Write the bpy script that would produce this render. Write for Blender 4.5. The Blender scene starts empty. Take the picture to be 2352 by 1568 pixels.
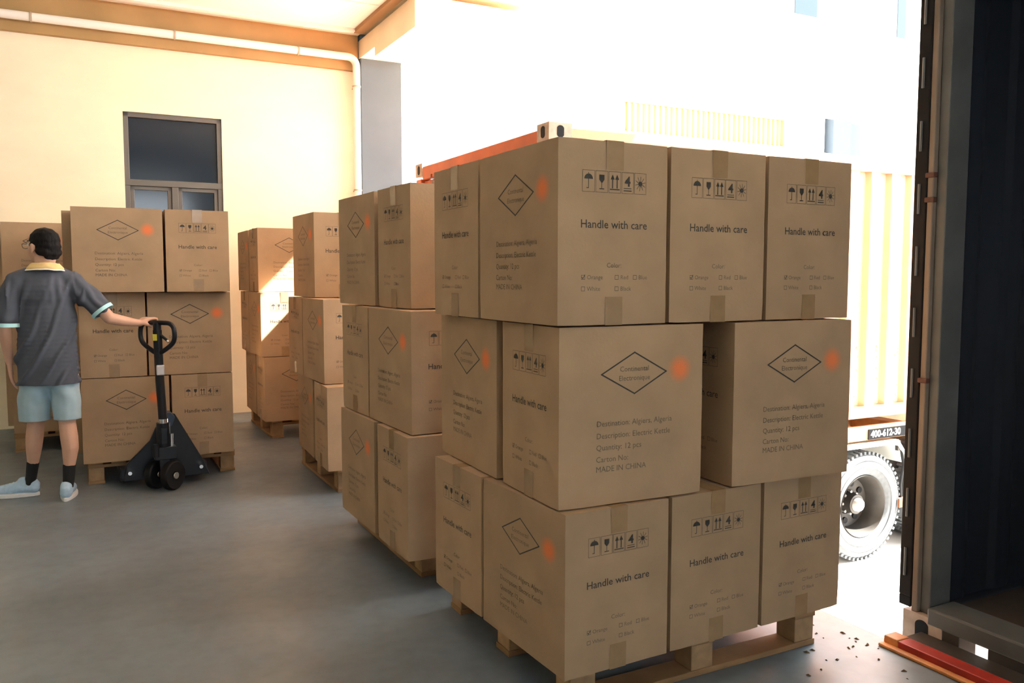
import bpy, bmesh, math, random
from mathutils import Vector, Matrix, noise
random.seed(7)
PI = math.pi
C = bpy.context.scene.collection
scn = bpy.context.scene

# ------------------------------------------------------------------ camera
TH = 0.48                       # heading of the building's long axis
UX = Vector((math.cos(TH), math.sin(TH), 0)); VX = Vector((-math.sin(TH), math.cos(TH), 0))
def site(u, v, z=0.0): return UX*u + VX*v + Vector((0, 0, z))
cam = bpy.data.cameras.new('camera'); co = bpy.data.objects.new('camera', cam); C.objects.link(co)
cam.sensor_width = 36; cam.lens = 1914/2352*36; cam.clip_start = .05; cam.clip_end = 300
pitch, roll = .0766, -.001
r0 = Vector((1, 0, 0)); fw = Vector((0, math.cos(pitch), -math.sin(pitch))); u0 = Vector((0, math.sin(pitch), math.cos(pitch)))
R_ = r0*math.cos(roll) - u0*math.sin(roll); U_ = r0*math.sin(roll) + u0*math.cos(roll)
m4 = Matrix.Identity(4)
for i in range(3):
    m4[i][0] = R_[i]; m4[i][1] = U_[i]; m4[i][2] = -fw[i]
m4.translation = Vector((0, 0, 1.352)); co.matrix_world = m4
scn.camera = co
# ------------------------------------------------------------------ light
w = bpy.data.worlds.new('sky'); scn.world = w; w.use_nodes = True
bg = w.node_tree.nodes['Background']
bg.inputs[0].default_value = (.84, .92, 1.0, 1); bg.inputs[1].default_value = 3.2
sun = bpy.data.lights.new('sun', 'SUN'); sun.energy = 17.0; sun.angle = math.radians(.6); sun.color = (1.0, .95, .86)
so = bpy.data.objects.new('sun', sun); C.objects.link(so)
sd = UX*1.0 - VX*.40 + Vector((0, 0, 1.03))
so.rotation_euler = sd.to_track_quat('Z', 'Y').to_euler(); so.location = (6, -6, 9)
scn.view_settings.view_transform = 'Standard'; scn.view_settings.look = 'None'
scn.view_settings.exposure = 2.1; scn.view_settings.gamma = 1
scn.view_settings.use_curve_mapping = False
scn.cycles.max_bounces = 10; scn.cycles.diffuse_bounces = 6; scn.cycles.use_denoising = True
scn.cycles.sample_clamp_indirect = 8

# ------------------------------------------------------------------ materials
def mat(name, col, rough=.6, metal=0.0, var=0.0, scale=8.0, bump=0.0, bscale=None, spec=.5, coat=0.0, stretch=None, col2=None):
    m = bpy.data.materials.new(name); m.use_nodes = True
    nt = m.node_tree; b = nt.nodes['Principled BSDF']
    b.inputs['Base Color'].default_value = (*col, 1); b.inputs['Roughness'].default_value = rough
    b.inputs['Metallic'].default_value = metal; b.inputs['Specular IOR Level'].default_value = spec
    b.inputs['Coat Weight'].default_value = coat
    if var or bump:
        tc = nt.nodes.new('ShaderNodeTexCoord'); src = tc.outputs['Object']
        if stretch:
            mp = nt.nodes.new('ShaderNodeMapping'); mp.inputs['Scale'].default_value = stretch
            nt.links.new(src, mp.inputs[0]); src = mp.outputs[0]
        n = nt.nodes.new('ShaderNodeTexNoise'); n.inputs['Scale'].default_value = scale; n.inputs['Detail'].default_value = 6
        nt.links.new(src, n.inputs['Vector'])
        if var:
            rp = nt.nodes.new('ShaderNodeValToRGB')
            rp.color_ramp.elements[0].position = .3; rp.color_ramp.elements[1].position = .7
            c2 = col2 or tuple(max(0, c*(1-var)) for c in col)
            c1 = tuple(min(1, c*(1+var*.6)) for c in col) if not col2 else col
            rp.color_ramp.elements[0].color = (*c2, 1); rp.color_ramp.elements[1].color = (*c1, 1)
            nt.links.new(n.outputs['Fac'], rp.inputs[0]); nt.links.new(rp.outputs[0], b.inputs['Base Color'])
        if bump:
            n2 = n
            if bscale:
                n2 = nt.nodes.new('ShaderNodeTexNoise'); n2.inputs['Scale'].default_value = bscale; n2.inputs['Detail'].default_value = 4
                nt.links.new(src, n2.inputs['Vector'])
            bp_ = nt.nodes.new('ShaderNodeBump'); bp_.inputs['Strength'].default_value = bump; bp_.inputs['Distance'].default_value = .01
            nt.links.new(n2.outputs['Fac'], bp_.inputs['Height']); nt.links.new(bp_.outputs[0], b.inputs['Normal'])
    return m

def cardboard():
    m = mat('cardboard', (.42, .285, .17), .72, var=.12, scale=5, bump=.06, bscale=90, spec=.3)
    nt = m.node_tree; b = nt.nodes['Principled BSDF']
    base = b.inputs['Base Color'].links[0].from_socket
    def M(op, a, bb=None, c=None):
        n = nt.nodes.new('ShaderNodeMath'); n.operation = op
        for i, s in enumerate((a, bb, c)):
            if s is None: continue
            if isinstance(s, (int, float)): n.inputs[i].default_value = s
            else: nt.links.new(s, n.inputs[i])
        return n.outputs[0]
    tc = [n for n in nt.nodes if n.type == 'TEX_COORD'][0]
    sx = nt.nodes.new('ShaderNodeSeparateXYZ'); nt.links.new(tc.outputs['Object'], sx.inputs[0])
    X, Y, Z = sx.outputs
    # a round sprayed dot to the right of the diamond on both long faces
    sg = M('SIGN', X); yy = M('SUBTRACT', M('MULTIPLY', Y, sg), .172); zz = M('SUBTRACT', Z, .405)
    dd = M('SQRT', M('ADD', M('MULTIPLY', yy, yy), M('MULTIPLY', zz, zz)))
    sp = nt.nodes.new('ShaderNodeTexNoise'); sp.inputs['Scale'].default_value = 260; nt.links.new(tc.outputs['Object'], sp.inputs['Vector'])
    dd = M('ADD', dd, M('MULTIPLY', M('SUBTRACT', sp.outputs['Fac'], .5), .03))
    f = nt.nodes.new('ShaderNodeMapRange'); f.inputs['From Min'].default_value = .048; f.inputs['From Max'].default_value = .014
    nt.links.new(dd, f.inputs['Value'])
    on = M('GREATER_THAN', M('ABSOLUTE', X), .185)
    fac = M('MULTIPLY', f.outputs[0], M('MULTIPLY', on, .7))
    mx = nt.nodes.new('ShaderNodeMix'); mx.data_type = 'RGBA'
    nt.links.new(fac, mx.inputs[0]); nt.links.new(base, mx.inputs[6]); mx.inputs[7].default_value = (1.0, .20, .04, 1)
    oi = nt.nodes.new('ShaderNodeObjectInfo'); hs = nt.nodes.new('ShaderNodeHueSaturation')
    nt.links.new(M('ADD', M('MULTIPLY', oi.outputs['Random'], .16), .92), hs.inputs['Value'])
    nt.links.new(mx.outputs[2], hs.inputs['Color']); nt.links.new(hs.outputs[0], b.inputs['Base Color'])
    return m

def concrete():
    m = mat('polished_concrete', (.2, .205, .2), .42, spec=.5)
    nt = m.node_tree; b = nt.nodes['Principled BSDF']; L = nt.links.new
    tc = nt.nodes.new('ShaderNodeTexCoord')
    def N(s, d=6, rough=.6):
        n = nt.nodes.new('ShaderNodeTexNoise'); n.inputs['Scale'].default_value = s; n.inputs['Detail'].default_value = d
        n.inputs['Roughness'].default_value = rough; L(tc.outputs['Object'], n.inputs['Vector']); return n.outputs['Fac']
    r1 = nt.nodes.new('ShaderNodeValToRGB'); e = r1.color_ramp.elements
    e[0].position = .32; e[0].color = (.125, .152, .17, 1); e[1].position = .68; e[1].color = (.185, .225, .25, 1)
    L(N(1.1, 4, .5), r1.inputs[0])
    r2 = nt.nodes.new('ShaderNodeValToRGB'); e = r2.color_ramp.elements
    e[0].position = .3; e[0].color = (.88, .87, .85, 1); e[1].position = .6; e[1].color = (1, 1, 1, 1)
    L(N(16, 4, .5), r2.inputs[0])
    mx = nt.nodes.new('ShaderNodeMix'); mx.data_type = 'RGBA'; mx.blend_type = 'MULTIPLY'; mx.inputs[0].default_value = 1
    L(r1.outputs[0], mx.inputs[6]); L(r2.outputs[0], mx.inputs[7]); L(mx.outputs[2], b.inputs['Base Color'])
    mr = nt.nodes.new('ShaderNodeMapRange'); mr.inputs['From Min'].default_value = .3; mr.inputs['From Max'].default_value = .7
    mr.inputs['To Min'].default_value = .31; mr.inputs['To Max'].default_value = .5; L(N(2.4, 5), mr.inputs['Value']); L(mr.outputs[0], b.inputs['Roughness'])
    bp_ = nt.nodes.new('ShaderNodeBump'); bp_.inputs['Strength'].default_value = .05; bp_.inputs['Distance'].default_value = .01
    L(N(6, 2, .4), bp_.inputs['Height']); L(bp_.outputs[0], b.inputs['Normal'])
    return m

M_ = dict(
    card=cardboard(), ink=mat('printing_ink', (.045, .04, .035), .7, var=.3, scale=60),
    ink2=mat('faint_printing_ink', (.16, .12, .08), .75, var=.35, scale=60),
    tape=mat('packing_tape', (.36, .235, .125), .25, spec=.6, var=.1, scale=20),
    film=mat('clear_tape', (.5, .36, .22), .12, spec=.8, bump=.5, bscale=40, var=.1, scale=30),
    wood=mat('pallet_wood', (.33, .19, .09), .75, var=.3, scale=6, stretch=(1, 1, 6), bump=.2),
    wood2=mat('pallet_wood_block', (.40, .25, .13), .8, var=.3, scale=14, bump=.2),
    conc=concrete(),
    yard=mat('yard_concrete', (.70, .69, .66), .8, var=.15, scale=1.5),
    dockface=mat('dock_face', (.3, .29, .27), .8, var=.2, scale=3),
    plaster=mat('cream_plaster', (.90, .80, .58), .85, var=.06, scale=1.6, stretch=(1, 1, 2.2)),
    ochre=mat('ochre_beam_paint', (.42, .27, .11), .8, var=.12, scale=3),
    ceil=mat('ceiling_paint', (.86, .83, .74), .85, var=.03, scale=2),
    canopy=mat('canopy_paint', (.86, .76, .56), .8, var=.08, scale=3),
    greywall=mat('grey_wall_paint', (.42, .43, .42), .85, var=.08, scale=3),
    darkfloor=mat('shaded_container_floor', (.05, .035, .025), .8, var=.3, scale=6),  # floor darkened: the dim container interior is put into its colour
    farcol=mat('shaded_column_paint', (.06, .072, .085), .8, spec=.1),  # far column's shade put into a darker base colour
    hinge=mat('rusty_hinge', (.10, .04, .025), .8, var=.3, scale=20),
    greycol=mat('grey_column_paint', (.08, .12, .155), .75, var=.08, scale=3),
    pipe=mat('white_plastic_pipe', (.85, .82, .74), .35),
    joint=mat('pipe_joint', (.45, .38, .28), .6),
    frame=mat('window_frame_metal', (.12, .115, .10), .45, metal=.3),
    glass=mat('dark_window_glass', (.012, .02, .032), .1, spec=.35),
    facade=mat('white_render', (.88, .88, .86), .8), awning=mat('darkened_cream', (.34, .19, .075), .6),  # slats darker than cream: their shading is put into the colour
    orange=mat('container_orange_paint', (.52, .115, .035), .5, var=.25, scale=4, bump=.1),
    orange2=mat('container_side_paint', (.74, .33, .19), .5, var=.12, scale=3),
    rust=mat('rust', (.2, .07, .03), .85, var=.4, scale=20),
    castst=mat('corner_casting_steel', (.42, .33, .26), .6, var=.25, scale=18),
    blue=mat('dark_blue_container_paint', (.013, .017, .026), .5, var=.35, scale=1.6, bump=.08),
    greyp=mat('worn_grey_steel', (.10, .105, .10), .5, var=.25, scale=6, bump=.1),
    beige=mat('worn_beige_post', (.20, .155, .115), .6, var=.35, scale=9, stretch=(1, 1, .3)),
    rubber=mat('black_rubber', (.006, .006, .007), .6, spec=.2), platebk=mat('plate_backing', (.010, .010, .011), .9, spec=.05), dark=mat('dark_steel', (.04, .035, .03), .5, var=.3, scale=10),
    red=mat('red_edge_paint', (.34, .02, .012), .5, var=.3, scale=12), yel=mat('worn_orange_paint', (.55, .22, .06), .55, var=.35, scale=14),
    tyre=mat('tyre_rubber', (.075, .08, .085), .7, var=.2, scale=30), rim=mat('rim_steel', (.035, .03, .025), .5, metal=.4, var=.3, scale=9),
    hub=mat('hub_metal', (.62, .6, .56), .35, metal=.6), chassis=mat('chassis_paint', (.45, .2, .06), .6, var=.3, scale=7),
    zinc=mat('galvanised_mudguard', (.62, .62, .58), .5), white=mat('white_lettering', (.8, .8, .78), .6),
    jack=mat('pallet_jack_paint', (.007, .009, .014), .35, spec=.4), jackb=mat('pallet_jack_blue_paint', (.03, .05, .09), .35),
    chrome=mat('chrome', (.75, .75, .75), .18, metal=1.0), silver=mat('silver_label', (.62, .6, .6), .3, metal=.3),
    ylw=mat('yellow_sticker', (.6, .55, .03), .5),
    skin=mat('skin', (.62, .37, .26), .5, var=.06, scale=12, spec=.35), hair=mat('black_hair', (.008, .007, .007), .7, var=.4, scale=80, stretch=(1, 1, .25), bump=.3, spec=.15),
    shirt=mat('charcoal_jersey', (.068, .078, .102), .85, var=.08, scale=30, bump=.05, bscale=300),
    shorts=mat('light_blue_cotton', (.38, .53, .61), .85, var=.06, scale=20, bump=.05, bscale=200),
    cuff=mat('pale_cyan_rib', (.45, .78, .82), .8), collar=mat('yellow_collar_rib', (.72, .52, .22), .8, var=.15, scale=30),
    collarw=mat('white_collar_edge', (.85, .82, .72), .8),
    sock=mat('black_sock', (.01, .01, .011), .9), shoe=mat('pale_blue_mesh_shoe', (.42, .60, .78), .6, var=.12, scale=60, bump=.15, bscale=200),
    sole=mat('white_shoe_sole', (.75, .76, .76), .55), eye=mat('eye_white', (.8, .8, .78), .3), lip=mat('lip', (.5, .22, .18), .5),
    debris=mat('dry_crumbs', (.13, .08, .04), .9),
)
M = M_

# ------------------------------------------------------------------ mesh helpers
class MB:
    def __init__(s): s.v = []; s.f = []; s.m = []; s.sm = []; s.mats = []
    def mi(s, m):
        if m not in s.mats: s.mats.append(m)
        return s.mats.index(m)
    def add(s, vs, fs, m, smooth=False, T=None):
        o = len(s.v); s.v += [tuple(T @ Vector(p)) if T else tuple(p) for p in vs]
        k = s.mi(m)
        for f in fs: s.f.append([i+o for i in f]); s.m.append(k); s.sm.append(smooth)
    def box(s, a, b, m, T=None):
        x0, y0, z0 = a; x1, y1, z1 = b
        vs = [(x0, y0, z0), (x1, y0, z0), (x1, y1, z0), (x0, y1, z0), (x0, y0, z1), (x1, y0, z1), (x1, y1, z1), (x0, y1, z1)]
        s.add(vs, [(0, 3, 2, 1), (4, 5, 6, 7), (0, 1, 5, 4), (1, 2, 6, 5), (2, 3, 7, 6), (3, 0, 4, 7)], m, T=T)
    def prism(s, pts, d0, d1, axis, m, T=None):
        # pts in the plane of the two other axes, extruded along axis
        def P(a, b, d): return {0: (d, a, b), 1: (a, d, b), 2: (a, b, d)}[axis]
        n = len(pts); vs = [P(a, b, d0) for a, b in pts] + [P(a, b, d1) for a, b in pts]
        fs = [list(range(n))[::-1], list(range(n, 2*n))] + [(i, (i+1) % n, n+(i+1) % n, n+i) for i in range(n)]
        s.add(vs, fs, m, T=T)
    def tube(s, pts, r, m, n=12, cap=True, T=None, closed=False, sq=1.0):
        pts = [Vector(p) for p in pts]; rs = r if isinstance(r, (list, tuple)) else [r]*len(pts)
        vs = []; fs = []; N = len(pts); up = None
        for i, p in enumerate(pts):
            a = pts[(i-1) % N] if (i > 0 or closed) else p; b = pts[(i+1) % N] if (i < N-1 or closed) else p
            t = (b-a).normalized()
            if up is None: up = t.orthogonal().normalized()
            x = (up - t*up.dot(t)).normalized(); up = x; y = t.cross(x)
            for k in range(n):
                an = 2*PI*k/n; vs.append(p + x*math.cos(an)*rs[i] + y*math.sin(an)*rs[i]*sq)
        for i in range(N if closed else N-1):
            j = (i+1) % N
            for k in range(n): fs.append((i*n+k, i*n+(k+1) % n, j*n+(k+1) % n, j*n+k))
        s.add(vs, fs, m, True, T)
        if cap and not closed:
            s.add(vs[:n], [tuple(range(n))[::-1]], m, False, T); s.add(vs[-n:], [tuple(range(n))], m, False, T)
    def lathe(s, prof, m, n=40, T=None, axis='y', smooth=True, closed=True):
        # prof: (r, h) ; revolved about local axis
        vs = []; fs = []; k = len(prof)
        for i in range(n):
            a = 2*PI*i/n
            for r, h in prof:
                if axis == 'y': vs.append((r*math.cos(a), h, r*math.sin(a)))
                else: vs.append((r*math.cos(a), r*math.sin(a), h))
        for i in range(n):
            j = (i+1) % n
            for q in range(k if closed else k-1):
                fs.append((i*k+q, j*k+q, j*k+(q+1) % k, i*k+(q+1) % k))
        s.add(vs, fs, m, smooth, T)
    def mesh(s, name, flat=True):
        me = bpy.data.meshes.new(name); me.from_pydata(s.v, [], s.f)
        for m in s.mats: me.materials.append(m)
        me.polygons.foreach_set('material_index', s.m); me.polygons.foreach_set('use_smooth', s.sm)
        me.update(); me.validate()
        bm = bmesh.new(); bm.from_mesh(me); bmesh.ops.recalc_face_normals(bm, faces=bm.faces[:])
        for e in bm.edges:
            if len(e.link_faces) == 2 and e.calc_face_angle(0) > .6: e.smooth = False
        bm.to_mesh(me); bm.free()
        return me
    def build(s, name, parent=None, bevel=0):
        o = bpy.data.objects.new(name, s.mesh(name)); C.objects.link(o)
        if parent: o.parent = parent
        if bevel:
            b = o.modifiers.new('bevel', 'BEVEL'); b.width = bevel; b.segments = 2; b.limit_method = 'ANGLE'; b.angle_limit = math.radians(40)
        return o
def place(o, u, v, z=0, rot=0.0):
    o.location = site(u, v, z); o.rotation_euler = (0, 0, TH+rot); return o
def tag(o, label=None, cat=None, group=None, kind=None):
    if label: o['label'] = label
    if cat: o['category'] = cat
    if group: o['group'] = group
    if kind: o['kind'] = kind
    return o
def empty(name, u, v, z=0, rot=0.0):
    o = bpy.data.objects.new(name, None); o.empty_display_size = .1; C.objects.link(o); return place(o, u, v, z, rot)
def struct(name, mb, label=None, bevel=0):
    o = mb.build(name, bevel=bevel); place(o, 0, 0); o['kind'] = 'structure'
    if label: o['label'] = label
    return o
def sbox(a, b, m):
    mb = MB(); mb.box(a, b, m); return mb
def text_mesh(txt, size, align='LEFT', res=2, bold=0.0):
    cu = bpy.data.curves.new('t', 'FONT'); cu.body = txt; cu.size = size; cu.align_x = align; cu.resolution_u = res; cu.offset = bold
    ob = bpy.data.objects.new('t', cu); C.objects.link(ob); bpy.context.view_layer.update()
    me = ob.evaluated_get(bpy.context.evaluated_depsgraph_get()).to_mesh()
    vs = [tuple(v.co) for v in me.vertices]; fs = [tuple(p.vertices) for p in me.polygons]
    bpy.data.objects.remove(ob); bpy.data.curves.remove(cu)
    return vs, fs
DOCK = 2.65; ROOF = 3.83; WALL = 8.6

# ================================================================== the setting
fl = MB(); fl.box((-7, -6, -.25), (DOCK, WALL, 0), M['conc']); struct('floor', fl)
mb = MB(); mb.box((-7, WALL, -1.1), (DOCK, WALL+.2, -.25), M['dockface']); mb.box((DOCK-.3, -6, -1.1), (DOCK-.05, WALL, -.25), M['dockface'])
struct('wall_dock_face', mb)
mb = MB(); mb.box((DOCK-.3, -30, -1.3), (45, 40, -1.1), M['yard']); struct('floor_yard', mb)
# ceiling, its trims and added sun-blocking slabs
struct('ceiling', sbox((-7, -6, ROOF), (DOCK, WALL+.2, ROOF+.2), M['ceil']))
mb = MB()
for k in range(9): mb.box((-7, WALL-1.1-k*1.5, ROOF-.012), (DOCK-.12, WALL-1.06-k*1.5, ROOF), M['ceil'])
mb.box((-7, WALL-.30, ROOF-.03), (DOCK-.1, WALL-.22, ROOF), M['ceil'])
struct('trim_1', mb)
mb = MB()
for k in range(7): mb.box((DOCK-.10, -6+2.05*k, ROOF-.035), (DOCK-.012, -6+2.05*k+2.04, ROOF), M['awning'])
struct('trim_2', mb)
struct('trim_3', sbox((DOCK+.012, 6.93, 3.51), (14.0, 8.03, ROOF-.05), M['canopy']))        # bay canopy beside the column
struct('trim_7', sbox((DOCK+.012, 8.03, 3.60), (14.0, 8.6, ROOF-.05), M['canopy']))
struct('sun_blocker_eave', sbox((DOCK, -6, ROOF+.01), (3.9, WALL, ROOF+.2), M['canopy']))            # added eave, its depth set to keep sun off the stacks
struct('sun_blocker_canopy', sbox((3.9, -6, ROOF+.0), (6.1, 4.2, ROOF+.16), M['canopy']))                # unseen slab over the loading bay, added to block the sun
struct('sun_blocker_extension', sbox((3.9, 4.2, ROOF+.0), (4.95, 5.3, ROOF+.16), M['canopy']))  # unseen extension, added to keep sun off the third stack
# back wall with the window opening
W0, W1, WZ0, WZ1 = .425, 1.295, .95, 2.88
mb = MB()
mb.box((-7, WALL, 0), (W0, WALL+.2, ROOF), M['plaster']); mb.box((W1, WALL, 0), (DOCK, WALL+.2, ROOF), M['plaster'])
mb.box((W0, WALL, 0), (W1, WALL+.2, WZ0), M['plaster']); mb.box((W0, WALL, WZ1), (W1, WALL+.2, ROOF), M['plaster'])
struct('wall_back', mb)
struct('trim_4', sbox((-7, WALL-.06, 3.475), (DOCK, WALL, ROOF), M['ochre']))               # ochre band at the wall top
mb = MB(); mb.box((-7.2, -6, 0), (-7, WALL+.2, ROOF), M['plaster']); struct('wall_left', mb)
mb = MB(); mb.box((-7, -6.2, 0), (DOCK, -6, 2.5), M['greywall']); mb.box((-7, -6.2, 3.5), (DOCK, -6, ROOF), M['greywall']); mb.box((-7, -6.2, 2.5), (-1.2, -6, 3.5), M['greywall']); struct('wall_rear', mb)  # unseen wall; high strip left open to add cool light on near cartons
mb = MB(); mb.box((DOCK-.02, -6, 0), (DOCK+.18, -.55, ROOF), M['greywall']); struct('wall_right', mb)  # unseen wall, added to cut light from the dock side
# window: upper transom pane, two lower panes
wn = empty('window_1', (W0+W1)/2, WALL+.05, WZ0); wn['kind'] = 'structure'; hw = (W1-W0)/2; hh = WZ1-WZ0
mb = MB(); ft = .045
mb.box((-hw, -.03, 0), (-hw+ft, .03, hh), M['frame']); mb.box((hw-ft, -.03, 0), (hw, .03, hh), M['frame'])
mb.box((-hw, -.03, 0), (hw, .03, ft), M['frame']); mb.box((-hw, -.03, hh-ft), (hw, .03, hh), M['frame'])
mb.box((-hw, -.035, 1.255), (hw, .03, 1.315), M['frame']); mb.box((-.03, -.035, ft), (.03, .03, 1.255), M['frame'])
mb.build('window_frame', wn, .004)
mb = MB(); mb.box((-hw+ft, 0, 1.315), (hw-ft, .008, hh-ft), M['glass']); mb.build('transom_pane', wn)
for sx in (-1, 1):
    mb = MB(); x0, x1 = (-hw+ft, -.03) if sx < 0 else (.03, hw-ft)
    mb.box((x0+.035, .0, ft+.035), (x1-.035, .008, 1.22), M['glass']); p = mb.build('pane', wn)
    mb = MB(); mb.box((x0, -.015, ft), (x0+.035, .02, 1.255), M['frame']); mb.box((x1-.035, -.015, ft), (x1, .02, 1.255), M['frame'])
    mb.box((x0, -.015, ft), (x1, .02, ft+.035), M['frame']); mb.box((x0, -.015, 1.22), (x1, .02, 1.255), M['frame']); mb.build('sash', wn, .003)
mb = MB(); mb.box((W0, WALL+.2, WZ0), (W1, WALL+.22, WZ1), M['frame']); struct('trim_5', mb)     # dark sheet standing in for the unlit room behind the glass
# column at the wall's end
struct('trim_6', sbox((DOCK+.015, 8.5, -1.1), (DOCK+.46, 8.95, ROOF+.2), M['greycol']), bevel=.01)
# white pipe on the wall
pp = MB(); zc = 3.59; r = .038
path = [(-6.98, 8.47, zc), (2.52, 8.47, zc)] + [(2.52+.09*math.sin(a), 8.47, zc-.09+.09*math.cos(a)) for a in [PI/12*i for i in range(1, 7)]] + [(2.61, 8.47, .03)]
pipe = bpy.data.objects.new('drain_pipe', None); C.objects.link(pipe); place(pipe, 0, 0)
pp.tube(path, r, M['pipe'], 14); pp.build('pipe_run', pipe)
for q in ((-1.95, 0), (-.9, 0), (-.275, 0), (.88, 0), (2.02, 0), (0, 3.3), (0, 2.25), (0, 1.2)):
    mb = MB()
    if q[1] == 0: mb.tube([(q[0]-.008, 8.47, zc), (q[0]+.008, 8.47, zc)], r+.006, M['joint'], 14); mb.box((q[0]-.006, 8.47, zc-.01), (q[0]+.006, 8.54, zc+.01), M['joint'])
    else: mb.tube([(2.61, 8.47, q[1]-.008), (2.61, 8.47, q[1]+.008)], r+.006, M['joint'], 14); mb.box((2.60, 8.47, q[1]-.006), (2.62, 8.6, q[1]+.006), M['joint'])
    mb.build('pipe_clamp', pipe)
tag(pipe, 'white plastic drain pipe along the back wall top, bending down beside the grey column', 'pipe')

# red painted edge beam and loading lip at the open container
eb = MB(); eb.box((DOCK-.075, -2.2, 0), (DOCK-.045, 2.02, .012), M['yel']); eb.box((DOCK-.045, -2.2, 0), (DOCK+.02, 1.96, .034), M['red']); eb.box((DOCK-.045, 1.96, 0), (DOCK+.02, 2.02, .036), M['yel'])
e = eb.build('dock_edge_beam', bevel=.004); place(e, 0, 0); tag(e, 'low red and orange painted steel edge in front of the dark open container', 'dock edge')

# ================================================================== pallets
def make_pallet(u0, v0, du, dv, along, label, rot=0):
    t = empty('wooden_pallet', u0+du/2, v0+dv/2, 0, rot); tag(t, label, 'pallet', 'wooden pallets under the cartons')
    hx, hy = du/2, dv/2; g = .1
    xs = (-hx, -.05, hx-g); ys = (-hy, -.05, hy-g)
    for x in xs:
        for y in ys:
            mb = MB(); mb.box((x+.004, y+.004, .02), (x+g-.004, y+g-.004, .107), M['wood2']); mb.build('block', t, .003)
    if along == 'u':
        for y in ys: mb = MB(); mb.box((-hx, y, 0), (hx, y+g, .02), M['wood']); mb.build('bottom_board', t, .002)
        for x in xs: mb = MB(); mb.box((x, -hy, .107), (x+g, hy, .127), M['wood']); mb.build('stringer_board', t, .002)
        n = 7; s = (2*hy-.09)/(n-1)
        for k in range(n): mb = MB(); mb.box((-hx, -hy+k*s, .127), (hx, -hy+k*s+.09, .149), M['wood']); mb.build('deck_board', t, .002)
    else:
        for x in xs: mb = MB(); mb.box((x, -hy, 0), (x+g, hy, .02), M['wood']); mb.build('bottom_board', t, .002)
        for y in ys: mb = MB(); mb.box((-hx, y, .107), (hx, y+g, .127), M['wood']); mb.build('stringer_board', t, .002)
        n = 7; s = (2*hx-.09)/(n-1)
        for k in range(n): mb = MB(); mb.box((-hx+k*s, -hy, .127), (-hx+k*s+.09, hy, .149), M['wood']); mb.build('deck_board', t, .002)
    return t
make_pallet(1.32, 2.14, 1.06, .94, 'u', 'wooden pallet under the nearest and largest stack of cartons')
make_pallet(1.335, 3.45, 1.08, .97, 'v', 'wooden pallet under the second stack, its long side board lying on the floor')
make_pallet(1.41, 5.08, 1.08, .95, 'v', 'wooden pallet under the bright stack with a carton missing at the back')
make_pallet(.02, 6.02, .92, 1.08, 'v', 'wooden pallet with the pallet jack pushed into it')
make_pallet(-.47, 7.40, .92, 1.08, 'v', 'wooden pallet in the far corner behind the man')
make_pallet(1.41, 7.08, 1.08, .95, 'v', 'wooden pallet under the farthest stack by the column')

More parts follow.
